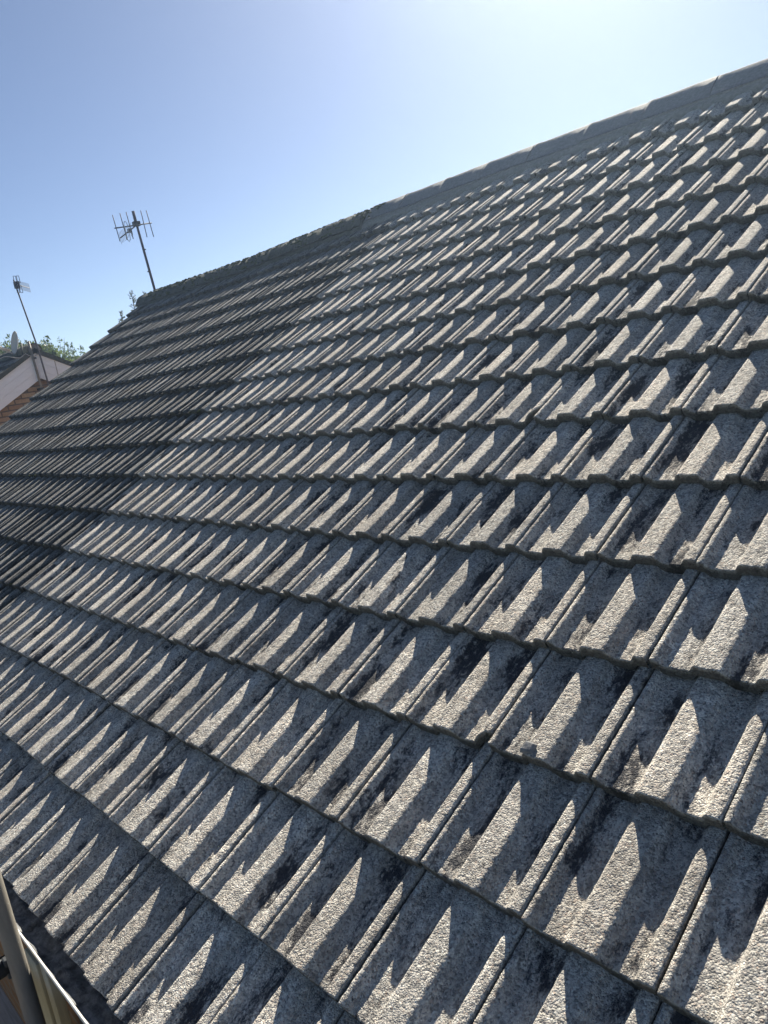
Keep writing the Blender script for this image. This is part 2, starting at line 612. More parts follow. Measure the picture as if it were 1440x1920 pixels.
def half_house(name, label, x0, x1, mossy, k0, k1):
    t = thing(name, label, 'house', ((x0 + x1) / 2, RY, GROUND))
    # walls
    wy0, wy1 = 0.09, 2 * RY - 0.09
    wb = MB().prism([(x0 + (0.06 if mossy else 0), wy0, GROUND), (x0 + (0.06 if mossy else 0), wy1, GROUND),
                     (x0 + (0.06 if mossy else 0), wy1, -0.03), (x0 + (0.06 if mossy else 0), RY, RZ - 0.14),
                     (x0 + (0.06 if mossy else 0), wy0, -0.03)], (x1 - x0 - (0.06 if mossy else 0.0) - (0.0 if mossy else 0.06), 0, 0))
    wb.build('wall', M_WALL, t, loc=((x0 + x1) / 2, RY, GROUND))
    # the roof deck that the tiles lie on, both slopes
    rb = MB()
    n0, n1 = -0.150, -0.110
    a0, a1 = rw(0, 0.07, n0), rw(0, VR + 0.02, n0)
    b0, b1 = rw(0, 0.07, n1), rw(0, VR + 0.045, n1)

    def px(q, x):
        return (x, q.y, q.z)
    outl = [a0, Vector((0, RY, a1.z)), Vector((0, 2 * RY - a0.y, a0.z)), Vector((0, 2 * RY - b0.y, b0.z)),
            Vector((0, RY, b1.z)), b0]
    rb.prism([px(q, x0 + 0.02) for q in outl], (x1 - x0 - 0.02, 0, 0))
    roof = rb.build('roof', M_FELT, t, loc=((x0 + x1) / 2, RY, RZ))
    # plain rear slope covering
    r2 = MB()
    q0, q1 = rw(0, 0.0, -0.02), rw(0, VR + 0.02, -0.02)
    q2, q3 = rw(0, 0.0, -0.055), rw(0, VR + 0.02, -0.055)
    pts = [(x0, 2 * RY - q0.y, q0.z), (x0, RY + 0.01, q1.z - 0.01), (x0, RY + 0.01, q3.z - 0.01), (x0, 2 * RY - q2.y, q2.z)]
    r2.prism(pts, (x1 - x0, 0, 0)).build('rear_slope', M_MOSSY if mossy else M_TILE, t, loc=(x0, RY, RZ))
    lay_tiles(k0, k1, roof, mossy)
    # fascia
    MB().box((x0, 0.066, -0.23), (x1 - (0.0 if mossy else 0.0), 0.088, -0.045)).build('fascia', M_FASCIA, t)
    return t, roof


XM = -2.4
left, roof_l = half_house('adjoining_house', 'adjoining house half under the darker uncleaned mossy tiles, left end of the roof', -7.5, XM, True, -25, -8)
right, roof_r = half_house('house', 'house half under the pale cleaned concrete tiles, filling the foreground', XM, 3.0, False, -8, 10)


def angle_profile(n, width=0.170):
    """outer line of an angle ridge: two flat wings and a rounded crest, crest at z=0"""
    out = []
    for k in range(n + 1):
        f = -1 + 2 * k / n
        y = width * math.copysign(abs(f) ** 1.5, f)
        out.append((y, -1.0 * (math.sqrt(y * y + 0.045 ** 2) - 0.045)))
    return out


def ridge_piece(L, r, seed, rough, half=1.75, angle=False):
    """half-round ridge tile along +x, with thickness and one slightly proud collar end"""
    q = np.random.default_rng(seed)
    off = Vector((float(q.uniform(0, 50)), float(q.uniform(0, 50)), 0))
    V, F = [], []
    xs = [0.0, 0.02, 0.05, 0.056, L * 0.4, L * 0.7, L]
    n = 16
    for s, rr in ((0, r), (1, r - 0.016)):
        for x in xs:
            e = 0.002 if x < 0.052 else 0.0
            for k in range(n + 1):
                a = -half + 2 * half * k / n
                if angle:
                    y, z = angle_profile(n)[k]
                    z += e - (0.018 if s else 0.0) + rough * 0.010 * mnoise.noise(Vector((x * 9, y * 12, s)) + off)
                    V.append((x, y, z))
                    continue
                w_ = 1 + rough * 0.06 * mnoise.noise(Vector((x * 9, a * 2.2, s)) + off)
                V.append((x, (rr + e) * math.sin(a) * w_, (rr + e) * math.cos(a) * w_))
    m = n + 1
    lay = len(xs) * m
    for s in (0, 1):
        for i in range(len(xs) - 1):
            for k in range(n):
                c = (s * lay + i * m + k, s * lay + i * m + k + 1, s * lay + (i + 1) * m + k + 1, s * lay + (i + 1) * m + k)
                F.append(c[::-1] if s == 0 else c)
    for i in range(len(xs) - 1):
        for k in (0, n):
            F.append((i * m + k, (i + 1) * m + k, lay + (i + 1) * m + k, lay + i * m + k))
    for i in (0, len(xs) - 1):
        for k in range(n):
            F.append((i * m + k, i * m + k + 1, lay + i * m + k + 1, lay + i * m + k))
    return V, F


def ridge_row(x0, x1, parent, mossy, ry, rz, r, use_sag=True, ends=None):
    base = worldpos(parent)
    L = 0.45
    ms = [mesh('ridge_tile', *ridge_piece(L - 0.003, r, 40 + i + (10 if mossy else 0), 1.1 if mossy else 0.35, 1.2, not mossy), M_RIDGE_OLD if mossy else M_RIDGE, True) for i in range(3)]
    x = x0
    while x < x1 - 0.02:
        o = bpy.data.objects.new('ridge_tile', random.choice(ms))
        z = sag((x + L / 2), VR) if use_sag else 0
        p = Vector((x, ry + random.gauss(0, 0.002), rz + z * CT + random.gauss(0, 0.0015)))
        link(o, parent)
        o.location = p - base
        o.rotation_euler = (random.gauss(0, 0.010), random.gauss(0, 0.002) - math.atan2(sag(x + L, VR) - sag(x, VR), L) * use_sag, random.gauss(0, 0.003))
        if x + L > x1:
            o.scale = ((x1 - x) / L, 1, 1)
        x += L


RR = 0.222
RIDGE_Z = RZ + 0.046
ARC_Z = RZ + 0.035 - RR
ridge_row(-7.56, -2.92, roof_l, True, RY, ARC_Z, RR)
ridge_row(-2.92, 3.0, roof_r, False, RY, RIDGE_Z, RR)


def mortar_bed(x0, x1, parent, mat, seed):
    """the rough fillet of mortar under the lower edge of the ridge tiles, front and rear"""
    b = MB()
    q = np.random.default_rng(seed)
    n = int((x1 - x0) / 0.03)
    for sgn in (1, -1):
        V, F = [], []
        for i in range(n + 1):
            x = x0 + (x1 - x0) * i / n
            s = sag(x, VR)
            wob = float(q.normal(0, 0.006))
            prof = [(VR - 0.170, 0.002), (VR - 0.232 + wob, -0.008), (VR - 0.246 + wob, -0.022), (VR - 0.250 + wob, -0.07)]
            for v, nn in prof:
                P = rw(x, v, nn + s)
                V.append(P if sgn > 0 else Vector((P.x, 2 * RY - P.y, P.z)))
        for i in range(n):
            for k in range(3):
                c = (i * 4 + k, i * 4 + k + 1, (i + 1) * 4 + k + 1, (i + 1) * 4 + k)
                F.append(c if sgn > 0 else c[::-1])
        b.add(V, F)
    b.build('ridge_mortar', mat, parent, True)


MB().prism([Vector((-7.545, RY + 0.204 * math.sin(a), ARC_Z + 0.045 + 0.204 * math.cos(a))) for a in [-1.2 + 2.4 * i / 12 for i in range(13)]], (0.05, 0, 0)).build('ridge_end_mortar', M_RIDGE_OLD, roof_l)
mortar_bed(-7.45, -2.92, roof_l, M_RIDGE_OLD, 5)
mortar_bed(-2.92, 2.98, roof_r, M_MORTAR, 6)

# verge: mortar and cloaking under the left end of each course
b = MB()
for j in range(NC):
    v0 = course_v(j)
    s = sag(-7.5, v0)
    b.prism([rw(-7.47, v0 + 0.012, s - 0.034), rw(-7.47, v0 + GAUGE + 0.010, s - 0.062), rw(-7.47, v0 + GAUGE + 0.010, s - 0.10), rw(-7.47, v0 + 0.012, s - 0.10)], (0.05, 0, 0))
b.build('verge_mortar', M_RIDGE_OLD, roof_l)
b = MB()
for sgn in (1, -1):
    q = [rw(-7.475, 0.0, -0.10), rw(-7.475, VR + 0.02, -0.10), rw(-7.475, VR - 0.10, -0.30), rw(-7.475, 0.0, -0.30)]
    if sgn < 0:
        q = [Vector((P.x, 2 * RY - P.y, P.z)) for P in q]
    b.prism(q, (0.022, 0, 0))
b.build('barge_board', M_UPVC, left)


def gutter(x0, x1, parent, label=None):
    """half-round gutter with a rolled front lip"""
    yc, zc, r = 0.006, -0.036, 0.056
    b = MB()
    n = 14
    prof = [(yc - r * math.cos(PI * i / n), zc - r * 0.95 * math.sin(PI * i / n)) for i in range(n + 1)]
    inner = [(yc - (r - 0.003) * math.cos(PI * i / n), zc - (r - 0.003) * 0.95 * math.sin(PI * i / n)) for i in range(n + 1)]
    outl = prof + inner[::-1]
    b.prism([(x0, y, z) for y, z in outl], (x1 - x0, 0, 0))
    go_ = b.build('gutter', M_GUTTER_IN, parent)
    lip = MB().tube([(x0, yc - r + 0.001, zc + 0.002), (x1, yc - r + 0.001, zc + 0.002)], 0.0042, 8).build('lip', M_UPVC, go_, True)
    bx = x0 + 0.35
    while bx < x1:
        bk = MB()
        prb = [(yc - (r + 0.004) * math.cos(PI * i / n), zc - (r + 0.004) * 0.95 * math.sin(PI * i / n)) for i in range(n + 1)]
        bk.prism([(bx, y, z) for y, z in prb + prof[::-1]], (0.03, 0, 0))
        bk.box((bx, yc - r - 0.004, zc + 0.006), (bx + 0.03, yc - r + 0.010, zc + 0.0095))
        bk.build('bracket', M_UPVC, go_)
        bx += 0.9
    # wet silt and moss lying in the gutter
    q = np.random.default_rng(3)
    nx, ny = int((x1 - x0) / 0.012), 9
    V, F = [], []
    for i in range(nx + 1):
        x = x0 + (x1 - x0) * i / nx
        for k in range(ny):
            f = -1 + 2 * k / (ny - 1)
            y = yc + f * (r - 0.005)
            cl = mnoise.noise(Vector((x * 11, f * 2, 0.3))) * 0.012 + mnoise.noise(Vector((x * 40, f * 6, 7))) * 0.007
            z = zc - 0.030 + cl + 0.006 * f * f
            zmin = zc - (r - 0.004) * 0.95 * math.sqrt(max(0.0, 1 - f * f))
            V.append((x, y, max(z, zmin)))
    for i in range(nx):
        for k in range(ny - 1):
            F.append((i * ny + k, (i + 1) * ny + k, (i + 1) * ny + k + 1, i * ny + k + 1))
    s = MB().add(V, F).build('silt', M_SILT, go_, True)
    tag(s, kind='stuff')
    return go_


gutter(-7.48, XM - 0.002, left)
gutter(XM + 0.002, 3.0, right)


# ------------------------------------------------------------------ moss on the uncleaned half
def clump_field(points, seed, parent, name, mat):
    q = np.random.default_rng(seed)
    ico = bmesh.new()
    bmesh.ops.create_icosphere(ico, subdivisions=1, radius=1.0)
    iv = [v.co.copy() for v in ico.verts]
    iff = [tuple(v.index for v in f.verts) for f in ico.faces]
    ico.free()
    b = MB()
    for P, s in points:
        sc = Vector((s * q.uniform(0.8, 1.5), s * q.uniform(0.7, 1.2), s * q.uniform(0.45, 0.8)))
        off = Vector((float(q.uniform(0, 99)), 0, 0))
        b.add([P + Vector((v.x * sc.x, v.y * sc.y, v.z * sc.z)) * (1 + 0.35 * mnoise.noise(v * 1.7 + off)) for v in iv], iff)
    o = b.build(name, mat, parent, True)
    tag(o, kind='stuff')
    return o


pts = []
for i in range(900):
    x = random.uniform(-7.3, -2.75)
    a = max(-1.1, min(1.1, random.gauss(-0.2, 0.5)))
    pts.append((Vector((x, RY + RR * math.sin(a), ARC_Z + sag(x, VR) * CT + RR * math.cos(a))), random.uniform(0.008, 0.024)))
clump_field(pts, 21, roof_l, 'ridge_moss', M_MOSS)
pts = []
for i in range(520):
    j = random.randrange(0, NC)
    k = random.randrange(-25, -8)
    c = random.choice((0.066, 0.22, 0.10, 0.03, 0.25))
    u = k * COVER + c + random.gauss(0, 0.012)
    v = course_v(j) + (random.uniform(0.0, 0.02) if random.random() < 0.5 else random.uniform(0.02, 0.3))
    pts.append((rw(u, v, sag(u, v) - 0.020 - (v - course_v(j)) * TILT), random.uniform(0.005, 0.013)))
clump_field(pts, 22, roof_l, 'tile_moss', M_MOSS)

# lump of mortar lying on a tile near the broken one
bm_ = MB()
P0 = rw(4 * COVER + 0.125, 3 * GAUGE + 0.022, 0.006)
ux, vx, nx_ = rw(1, 0) - rw(0, 0), rw(0, 1) - rw(0, 0), rw(0, 0, 1) - rw(0, 0)
V = []
for s_, (a, c) in ((-1, (0.021, 0.017)), (1, (0.015, 0.012))):
    for e, f_ in ((-1, -1), (1, -0.8), (0.9, 1), (-0.7, 1.1)):
        V.append(P0 + ux * (e * a) + vx * (f_ * c) + nx_ * (s_ * 0.006))
o = bm_.add(V, [(3, 2, 1, 0), (4, 5, 6, 7), (0, 1, 5, 4), (1, 2, 6, 5), (2, 3, 7, 6), (3, 0, 4, 7)]).build('mortar_lump', M_RIDGE, bevel=0.003, loc=P0)
tag(o, 'small grey chip of mortar lying on a tile rib right of the broken corner', 'mortar chip')

# ------------------------------------------------------------------ neighbour's house beyond the gable
NX, NRY, NRZ = -10.0, 3.91, 2.44
nt = thing('neighbour_house', 'neighbouring house with white clad gable over buff brick beyond the left end of the roof', 'house', (NX - 4, NRY, GROUND))
NP = math.radians(28.5)
nc, ns = math.cos(NP), math.sin(NP)
nl = NRY / nc + 0.5 / nc                     # slope length


def nw(x, s, n, side=-1):
    """neighbour roof: s down from the ridge, n out of the slope, side -1 towards the viewer's left"""
    return Vector((x, NRY + side * (s * nc + n * ns), NRZ - s * ns + n * nc))


wb = MB()
yl, yr = NRY - 4.2, NRY + 4.2
top = NRZ - 0.12
wb.prism([(NX - 8, yl, GROUND), (NX - 8, yr, GROUND), (NX - 8, yr, top - 4.2 * math.tan(NP)), (NX - 8, NRY, top), (NX - 8, yl, top - 4.2 * math.tan(NP))], (7.93, 0, 0))
nwall = wb.build('wall', M_MORTARWALL, nt, loc=(NX, NRY, GROUND))
# bricks of the part of the gable that shows, one by one
bme = bpy.data.meshes.new('brick')
bb = bmesh.new()
bmesh.ops.create_cube(bb, size=1.0)
bmesh.ops.scale(bb, vec=(0.10, 0.208, 0.058), verts=bb.verts)
bmesh.ops.bevel(bb, geom=list(bb.edges), offset=0.003, segments=1, affect='EDGES')
bb.to_mesh(bme)
bb.free()
bme.materials.append(M_BRICK)
nb_ = 0
wbase = worldpos(nwall)
for r in range(17):
    z = 0.86 + r * 0.075
    for c in range(14):
        y = 2.36 + c * 0.225 + (0.1125 if r % 2 else 0)
        lim = top - abs(y - NRY) * math.tan(NP) - 0.12
        if z > lim - 0.2 or nb_ >= 280:
            continue
        o = bpy.data.objects.new('brick', bme)
        link(o, nwall)
        o.location = Vector((NX - 0.07 - 0.05 + 0.007 + random.gauss(0, 0.0015), y, z)) - wbase
        nb_ += 1
# brickwork that continues below and beside
MB().box((NX - 0.069, yl + 0.02, GROUND), (NX - 0.066, yr - 0.02, 0.80)).build('brickwork', M_WALL, nt)
# roof deck, left slope tiles near the verge, ridge tiles
rb = MB()
rb.prism([nw(NX + 0.05, nl, -0.10, -1), nw(NX + 0.05, 0, -0.10, -1), nw(NX + 0.05, nl, -0.10, 1), nw(NX + 0.05, nl, -0.05, 1), nw(NX + 0.05, 0.0, -0.05, 1), nw(NX + 0.05, nl, -0.05, -1)], (-8.1, 0, 0))
nroof = rb.build('roof', M_FELT, nt, loc=(NX - 4, NRY, NRZ))
rbase = worldpos(nroof)
for side in (-1, 1):
    for j in range(8):
        for k in range(9):
            o = bpy.data.objects.new('tile', LOM[(j + k) % 4])
            link(o, nroof)
            s = 0.06 + (j + 1) * GAUGE
            if side < 0:
                P = nw(NX + 0.09 - (k + 1) * COVER, s, 0.0, -1)
                rot = Matrix.Rotation(NP, 4, 'X')
            else:
                P = nw(NX + 0.09 - k * COVER, s, 0.0, 1)
                rot = Matrix.Rotation(PI, 4, 'Z') @ Matrix.Rotation(NP, 4, 'X')
            o.matrix_local = Matrix.Translation(P - rbase) @ rot
rm = mesh('ridge_tile', *ridge_piece(0.444, 0.11, 77, 1.0), M_RIDGE_OLD, True)
for k in range(7):
    o = bpy.data.objects.new('ridge_tile', rm)
    link(o, nroof)
    o.location = Vector((NX + 0.10 - (k + 1) * 0.45, NRY, NRZ - 0.045)) - rbase
cap = MB().prism([Vector((NX + 0.085, NRY + 0.092 * math.sin(a), NRZ - 0.045 + 0.092 * math.cos(a))) for a in [-1.7 + 3.4 * i / 12 for i in range(13)]], (-0.05, 0, 0)).build('ridge_end_mortar', M_MORTAR, nroof)
# dark verge strip and white cladding planks of the gable
for side in (-1, 1):
    MB().prism([nw(NX + 0.075, 0.0, -0.012, side), nw(NX + 0.075, nl, -0.012, side), nw(NX + 0.075, nl, -0.073, side), nw(NX + 0.075, 0.0, -0.073, side)], (0.022, 0, 0)).build('verge_strip', M_RIDGE_OLD, nroof)
    n0 = -0.075
    for q, wd in enumerate((0.110, 0.110, 0.110)):
        a, c = n0 - q * 0.112, n0 - q * 0.112 - wd
        # the plank ends are cut plumb at the apex
        sa, sc_ = -a * math.tan(NP) * -1, -c * math.tan(NP) * -1
        xq = NX + 0.045 - q * 0.003
        A = nw(xq, 0, a, side)
        pts_ = []
        for s, n_ in ((None, a), (nl, a), (nl, c), (None, c)):
            if s is None:
                s = n_ * math.tan(NP) * -1 * -1
                s = -n_ * -math.tan(NP)
                # horizontal distance from the ridge line must be zero: s*nc + n*ns = 0
                s = -n_ * ns / nc
            pts_.append(nw(xq, s + 0.0015, n_, side))
        MB().prism(pts_, (0.018, 0, 0)).build('cladding_plank', M_CLAD, nt)
    # thin joint cover where two lengths of cladding meet
    s0 = 0.34
    if side > 0:
        tt = nw(NX + 0.064, s0, -0.08, side)
        MB().box((tt.x, tt.y - 0.006, tt.z - 0.27), (tt.x + 0.004, tt.y + 0.006, tt.z)).build('joint_strip', M_CABLE, nt)

# ------------------------------------------------------------------ aerials and dish
# aerial on the neighbour's gable: stub pole plus a thin mast
ax = NX + 0.13
ta = thing('television_aerial', 'thin tall mast with small grid-backed aerial in front of the white gable', 'aerial', (ax, 3.975, 1.75))
MB().tube([(ax, 3.975, 1.75), (ax, 3.945, 2.45), (ax, 3.845, 3.43)], [0.0125, 0.0125, 0.011], 8).build('mast', M_ALU, ta, True)
MB().box((ax - 0.02, 3.835, 3.30), (ax + 0.03, 3.905, 3.40)).build('clamp', M_BLACKPL, ta)
for dy in (0.0, 0.046):
    r = MB()
    # two upright rectangular loops of the reflector
    for zz0, zz1 in ((3.235, 3.335), (3.375, 3.475)):
        y0, y1 = 3.842 + dy - (zz0 - 3.235) * 0.02, 3.876 + dy - (zz0 - 3.235) * 0.02
        r.tube([(ax + 0.03, y0, zz0), (ax + 0.03, y0, zz1)], 0.0042, 6).tube([(ax + 0.03, y1, zz0), (ax + 0.03, y1, zz1)], 0.0042, 6)
        r.tube([(ax + 0.03, y0, zz0), (ax + 0.03, y1, zz0)], 0.0042, 6).tube([(ax + 0.03, y0, zz1), (ax + 0.03, y1, zz1)], 0.0042, 6)
    r.build('reflector', M_ALU, ta)
bo = MB().tube([(ax + 0.03, 3.87, 3.35), (ax - 0.20, 4.115, 3.325)], 0.007, 6).build('boom', M_ALU_PALE, ta)
for k in range(12):
    f = (k + 1) / 12
    x, y, z = ax + 0.03 - 0.23 * f, 3.87 + 0.245 * f, 3.35 - 0.025 * f
    MB().tube([(x, y, z - 0.065), (x, y, z + 0.065)], 0.0032, 5).build('director', M_ALU_PALE, ta)

ts = thing('support_pole', 'thick grey stub pole bracketed to the white gable beside the thin mast', 'pole', (NX + 0.10, 3.872, 1.70))
MB().tube([(NX + 0.10, 3.872, 1.70), (NX + 0.10, 3.842, 2.53)], 0.019, 10).build('tube', M_GALV, ts, True)
for zz in (1.82, 2.28):
    MB().box((NX - 0.062, 3.850, zz - 0.015), (NX + 0.122, 3.895, zz + 0.015)).build('bracket', M_DARKTUBE, ts)

# satellite dish
D0 = Vector((NX - 0.05, 3.69, 2.55))
td = thing('satellite_dish', 'grey satellite dish seen almost edge-on above the neighbour roof verge', 'satellite dish', (NX - 0.02, 3.72, 2.36))
nrm = Vector((0.02, -0.97, 0.24)).normalized()
e1 = nrm.cross(Vector((0, 0, 1))).normalized()
e2 = e1.cross(nrm)
V, F = [], []
nr, na = 5, 28
for s in (0, 1):
    for i in range(nr + 1):
        for k in range(na):
            a = 2 * PI * k / na
            f = i / nr
            d = D0 + e1 * (0.155 * f * math.cos(a)) + e2 * (0.172 * f * math.sin(a)) - nrm * (0.035 * (1 - f * f) + 0.004 * s)
            V.append(d)
for s in (0, 1):
    o_ = s * (nr + 1) * na
    for i in range(nr):
        for k in range(na):
            c = (o_ + i * na + k, o_ + i * na + (k + 1) % na, o_ + (i + 1) * na + (k + 1) % na, o_ + (i + 1) * na + k)
            F.append(c if s else c[::-1])
for k in range(na):
    F.append((nr * na + k, nr * na + (k + 1) % na, (2 * nr + 1) * na + (k + 1) % na, (2 * nr + 1) * na + k))
MB().add(V, F).build('reflector', M_DISH, td, True)
MB().tube([D0 - nrm * 0.04, D0 - nrm * 0.10, Vector((NX - 0.02, 3.76, 2.42)), Vector((NX - 0.02, 3.745, 2.34))], 0.014, 8).build('bracket', M_DARKTUBE, td, True)
MB().tube([D0 - e2 * 0.17, D0 - e2 * 0.10 + nrm * 0.26], 0.009, 6).build('feed_arm', M_ALU_PALE, td, True)
h = D0 - e2 * 0.09 + nrm * 0.26
MB().tube([h + nrm * 0.03, h - nrm * 0.05], [0.022, 0.028], 10).build('receiver_head', M_DISH, td, True)

# loose cable over the verge
cb = [Vector((NX + 0.11, y, z)) for y, z in ((3.38, 2.33), (3.45, 2.355), (3.52, 2.345), (3.60, 2.315), (3.67, 2.31), (3.72, 2.34), (3.76, 2.36), (3.80, 2.325), (3.87, 2.305), (3.93, 2.33), (3.955, 2.38))]
o = MB().tube(cb, 0.006, 6).build('cable', M_CABLE, None, True)
tag(o, 'thin pale grey cable looping along the verge below the satellite dish', 'cable')

# slanted pole at the far left edge and white bar below it
o = MB().tube([(NX - 0.2, 3.60, 2.95), (NX - 0.2, 3.37, 2.28)], 0.016, 8).build('slanted_pole', M_ALU_PALE, None, True)
tag(o, 'short slanted grey pole standing on the neighbour roof left of the dish', 'pole')
o = MB().tube([(NX + 0.02, 3.36, 2.535), (NX + 0.02, 3.575, 2.445)], 0.017, 8).build('white_bar', M_UPVC, None, True)
tag(o, 'white plastic bar lying across the neighbour roof tiles left of the dish', 'bar')

# large aerial behind our ridge
AX = -7.68
tb = thing('rooftop_aerial', 'tall mast with six long upright rods and a smaller aerial behind the mossy ridge end', 'aerial', (AX, 4.905, 2.0))
MB().tube([(AX, 4.905, 2.0), (AX, 4.897, 2.85), (AX, 4.842, 3.70), (AX, 4.838, 3.85)], [0.0175, 0.0175, 0.0155, 0.0155], 10).build('mast', M_PURPLE, tb, True)
MB().tube([(AX, 4.838, 3.70), (AX, 4.832, 3.868)], 0.020, 10).build('mast_cap', M_PURPLE, tb, True)
cl = MB().box((AX - 0.035, 4.795, 3.675), (AX + 0.035, 4.885, 3.735))
cl.box((AX - 0.05, 4.86, 3.70), (AX + 0.0, 4.90, 3.74)).build('clamp', M_BLACKPL, tb, bevel=0.004)
MB().tube([(AX + 0.03, 4.505, 3.648), (AX + 0.03, 5.048, 3.706)], 0.0085, 8).build('boom', M_ALU, tb, True)
for (y0, z0, y1, z1) in ((4.514, 3.814, 4.537, 3.478), (4.622, 3.837, 4.642, 3.495), (4.713, 3.851, 4.731, 3.505), (4.926, 3.867, 4.935, 3.521), (5.006, 3.869, 5.033, 3.524)):
    MB().tube([(AX + 0.035, y0, z0), (AX + 0.035, y1, z1)], 0.0056, 7).build('rod', M_ALU, tb, True)
ysml, zs = 4.842, 3.700
b0 = Vector((AX + 0.02, 4.83, 3.685))
b1 = Vector((-8.30, 4.875, 3.655))
MB().tube([b0, b1], 0.0085, 8).build('small_boom', M_ALU, tb, True)
MB().box((-7.98, 4.845, 3.652), (-7.92, 4.878, 3.700)).build('junction_box', M_BLACKPL, tb)
for k in range(10):
    f = 0.30 + 0.70 * k / 9
    c = b0.lerp(b1, f)
    MB().tube([c + Vector((0, 0, -0.078)), c + Vector((0, 0, 0.078))], 0.003, 5).build('director', M_ALU_PALE, tb)
lp = []
for k in range(25):
    a = 2 * PI * k / 24
    ex = max(-1, min(1, 1.35 * math.cos(a))) * 0.024
    lp.append(Vector((AX + 0.06, 4.655 + ex - 0.0, 3.60 + 0.128 * math.sin(a))))
MB().tube(lp, 0.0045, 6, False).build('folded_dipole', M_ALU_PALE, tb, True)
for f, sg in ((3.37, 1), (3.08, -1)):
    yy = 4.842 + (3.70 - f) / (3.70 - 2.85) * 0.055
    MB().box((AX - 0.012, yy + (0.012 if sg > 0 else -0.03), f - 0.006), (AX + 0.012, yy + (0.03 if sg > 0 else -0.012), f + 0.006)).build('cable_clip', M_BLACKPL, tb)
MB().box((-7.70, 4.88, 2.05), (-7.44, 4.93, 2.09)).build('wall_bracket', M_DARKTUBE, tb)


# ------------------------------------------------------------------ trees
def leaf_cloud(name, mat, parent, blobs, n, size, seed, spread=0.5, loc=None):
    """thousands of leaf-sized quads in clumps through a crown's volume"""
    q = np.random.default_rng(seed)
    V, F, T = [], [], []
    wts = np.array([b[1] ** 2 for b in blobs])
    wts = wts / wts.sum()
    for bi, cnt in zip(range(len(blobs)), (wts * n).astype(int)):
        c, r = blobs[bi]
        c = Vector(c)
        tone = q.uniform(0.0, 0.6)
        for _ in range(cnt):
            d = Vector(q.normal(0, 1, 3))
            d.normalize()
            rad = r * (q.uniform(0.25, 1.0) ** spread) * (1 + 0.35 * mnoise.noise(d * 2.3 + c))
            P = c + Vector((d.x * rad, d.y * rad, d.z * rad * 0.9))
            a = Vector(q.normal(0, 1, 3)).normalized()
            b_ = a.cross(Vector(q.normal(0, 1, 3))).normalized()
            s = size * q.uniform(0.45, 1.1)
            i = len(V)
            V += [P - a * s, P + b_ * s * 0.45, P + a * s, P - b_ * s * 0.45]
            F.append((i, i + 1, i + 2, i + 3))
            tt = min(1, max(0, tone + q.uniform(0, 0.45)))
            T += [tt] * 4
    o = MB().add(V, F).build(name, mat, parent, False, loc)
    at = o.data.attributes.new('tint', 'FLOAT', 'POINT')
    at.data.foreach_set('value', T)
    return o


def trunk(parent, base, top, r, limbs, seed):
    q = np.random.default_rng(seed)
    b = MB()
    base, top = Vector(base), Vector(top)
    b.tube([base, base.lerp(top, 0.4) + Vector((0.08, -0.05, 0)), top], [r, r * 0.75, r * 0.4], 9)
    for e in limbs:
        f = q.uniform(0.5, 0.95)
        s = base.lerp(top, f)
        e = Vector(e)
        b.tube([s, s.lerp(e, 0.5) + Vector((0, 0, 0.1)), e], [r * 0.3, r * 0.2, r * 0.06], 6)
    b.build('trunk', M_BARK, parent, True)


t1 = thing('broadleaf_tree', 'bright green leafy tree rising behind the neighbour roof ridge', 'tree', (-20.5, 6.6, GROUND))
q = np.random.default_rng(8)
outline = [(5.2, 3.44), (5.9, 3.48), (6.4, 3.44), (6.75, 3.41), (7.1, 3.39), (7.45, 3.31), (7.75, 3.15), (8.0, 2.95), (8.3, 2.80), (8.6, 2.64), (9.2, 2.4)]
blobs = []
for y, z in outline:
    for _ in range(6):
        r = q.uniform(0.25, 0.45)
        blobs.append(((-20 + q.uniform(-1.6, 1.2), y + q.uniform(-0.15, 0.15), z - r * q.uniform(0.9, 1.5)), r))
for _ in range(26):
    y = q.uniform(4.6, 9.2)
    r = q.uniform(0.5, 0.8)
    blobs.append(((-20.6 + q.uniform(-1.6, 1.6), y, float(np.interp(y, [a for a, _ in outline], [c for _, c in outline])) - q.uniform(1.2, 2.4)), r))
leaf_cloud('crown', M_LEAF, t1, blobs, 60000, 0.055, 31)
trunk(t1, (-20.5, 6.6, GROUND), (-20.4, 6.9, 2.2), 0.2, [b_[0] for b_ in blobs[:18]], 3)
# loose outer twigs with sparse leaves
tw, sp = MB(), []
for _ in range(34):
    y = q.uniform(6.4, 8.75)
    z = float(np.interp(y, [a for a, _ in outline], [c for _, c in outline])) - 0.2
    ln = q.uniform(0.2, 0.45) * (1.5 if y > 7.9 else 0.75)
    s = Vector((-20 + q.uniform(-0.8, 0.8), y, z))
    e = s + Vector((q.uniform(-0.2, 0.2), q.uniform(-0.1, 0.3), ln))
    tw.tube([s, s.lerp(e, 0.5) + Vector((0, 0.03, 0.03)), e], [0.007, 0.005, 0.003], 4)
    for k in range(5):
        sp.append((tuple(s.lerp(e, q.uniform(0.4, 1.05)) + Vector(q.normal(0, 0.035, 3))), 0.05))
tw.build('twigs', M_BARK, t1)
leaf_cloud('twig_leaves', M_LEAF, t1, sp, 800, 0.045, 33)

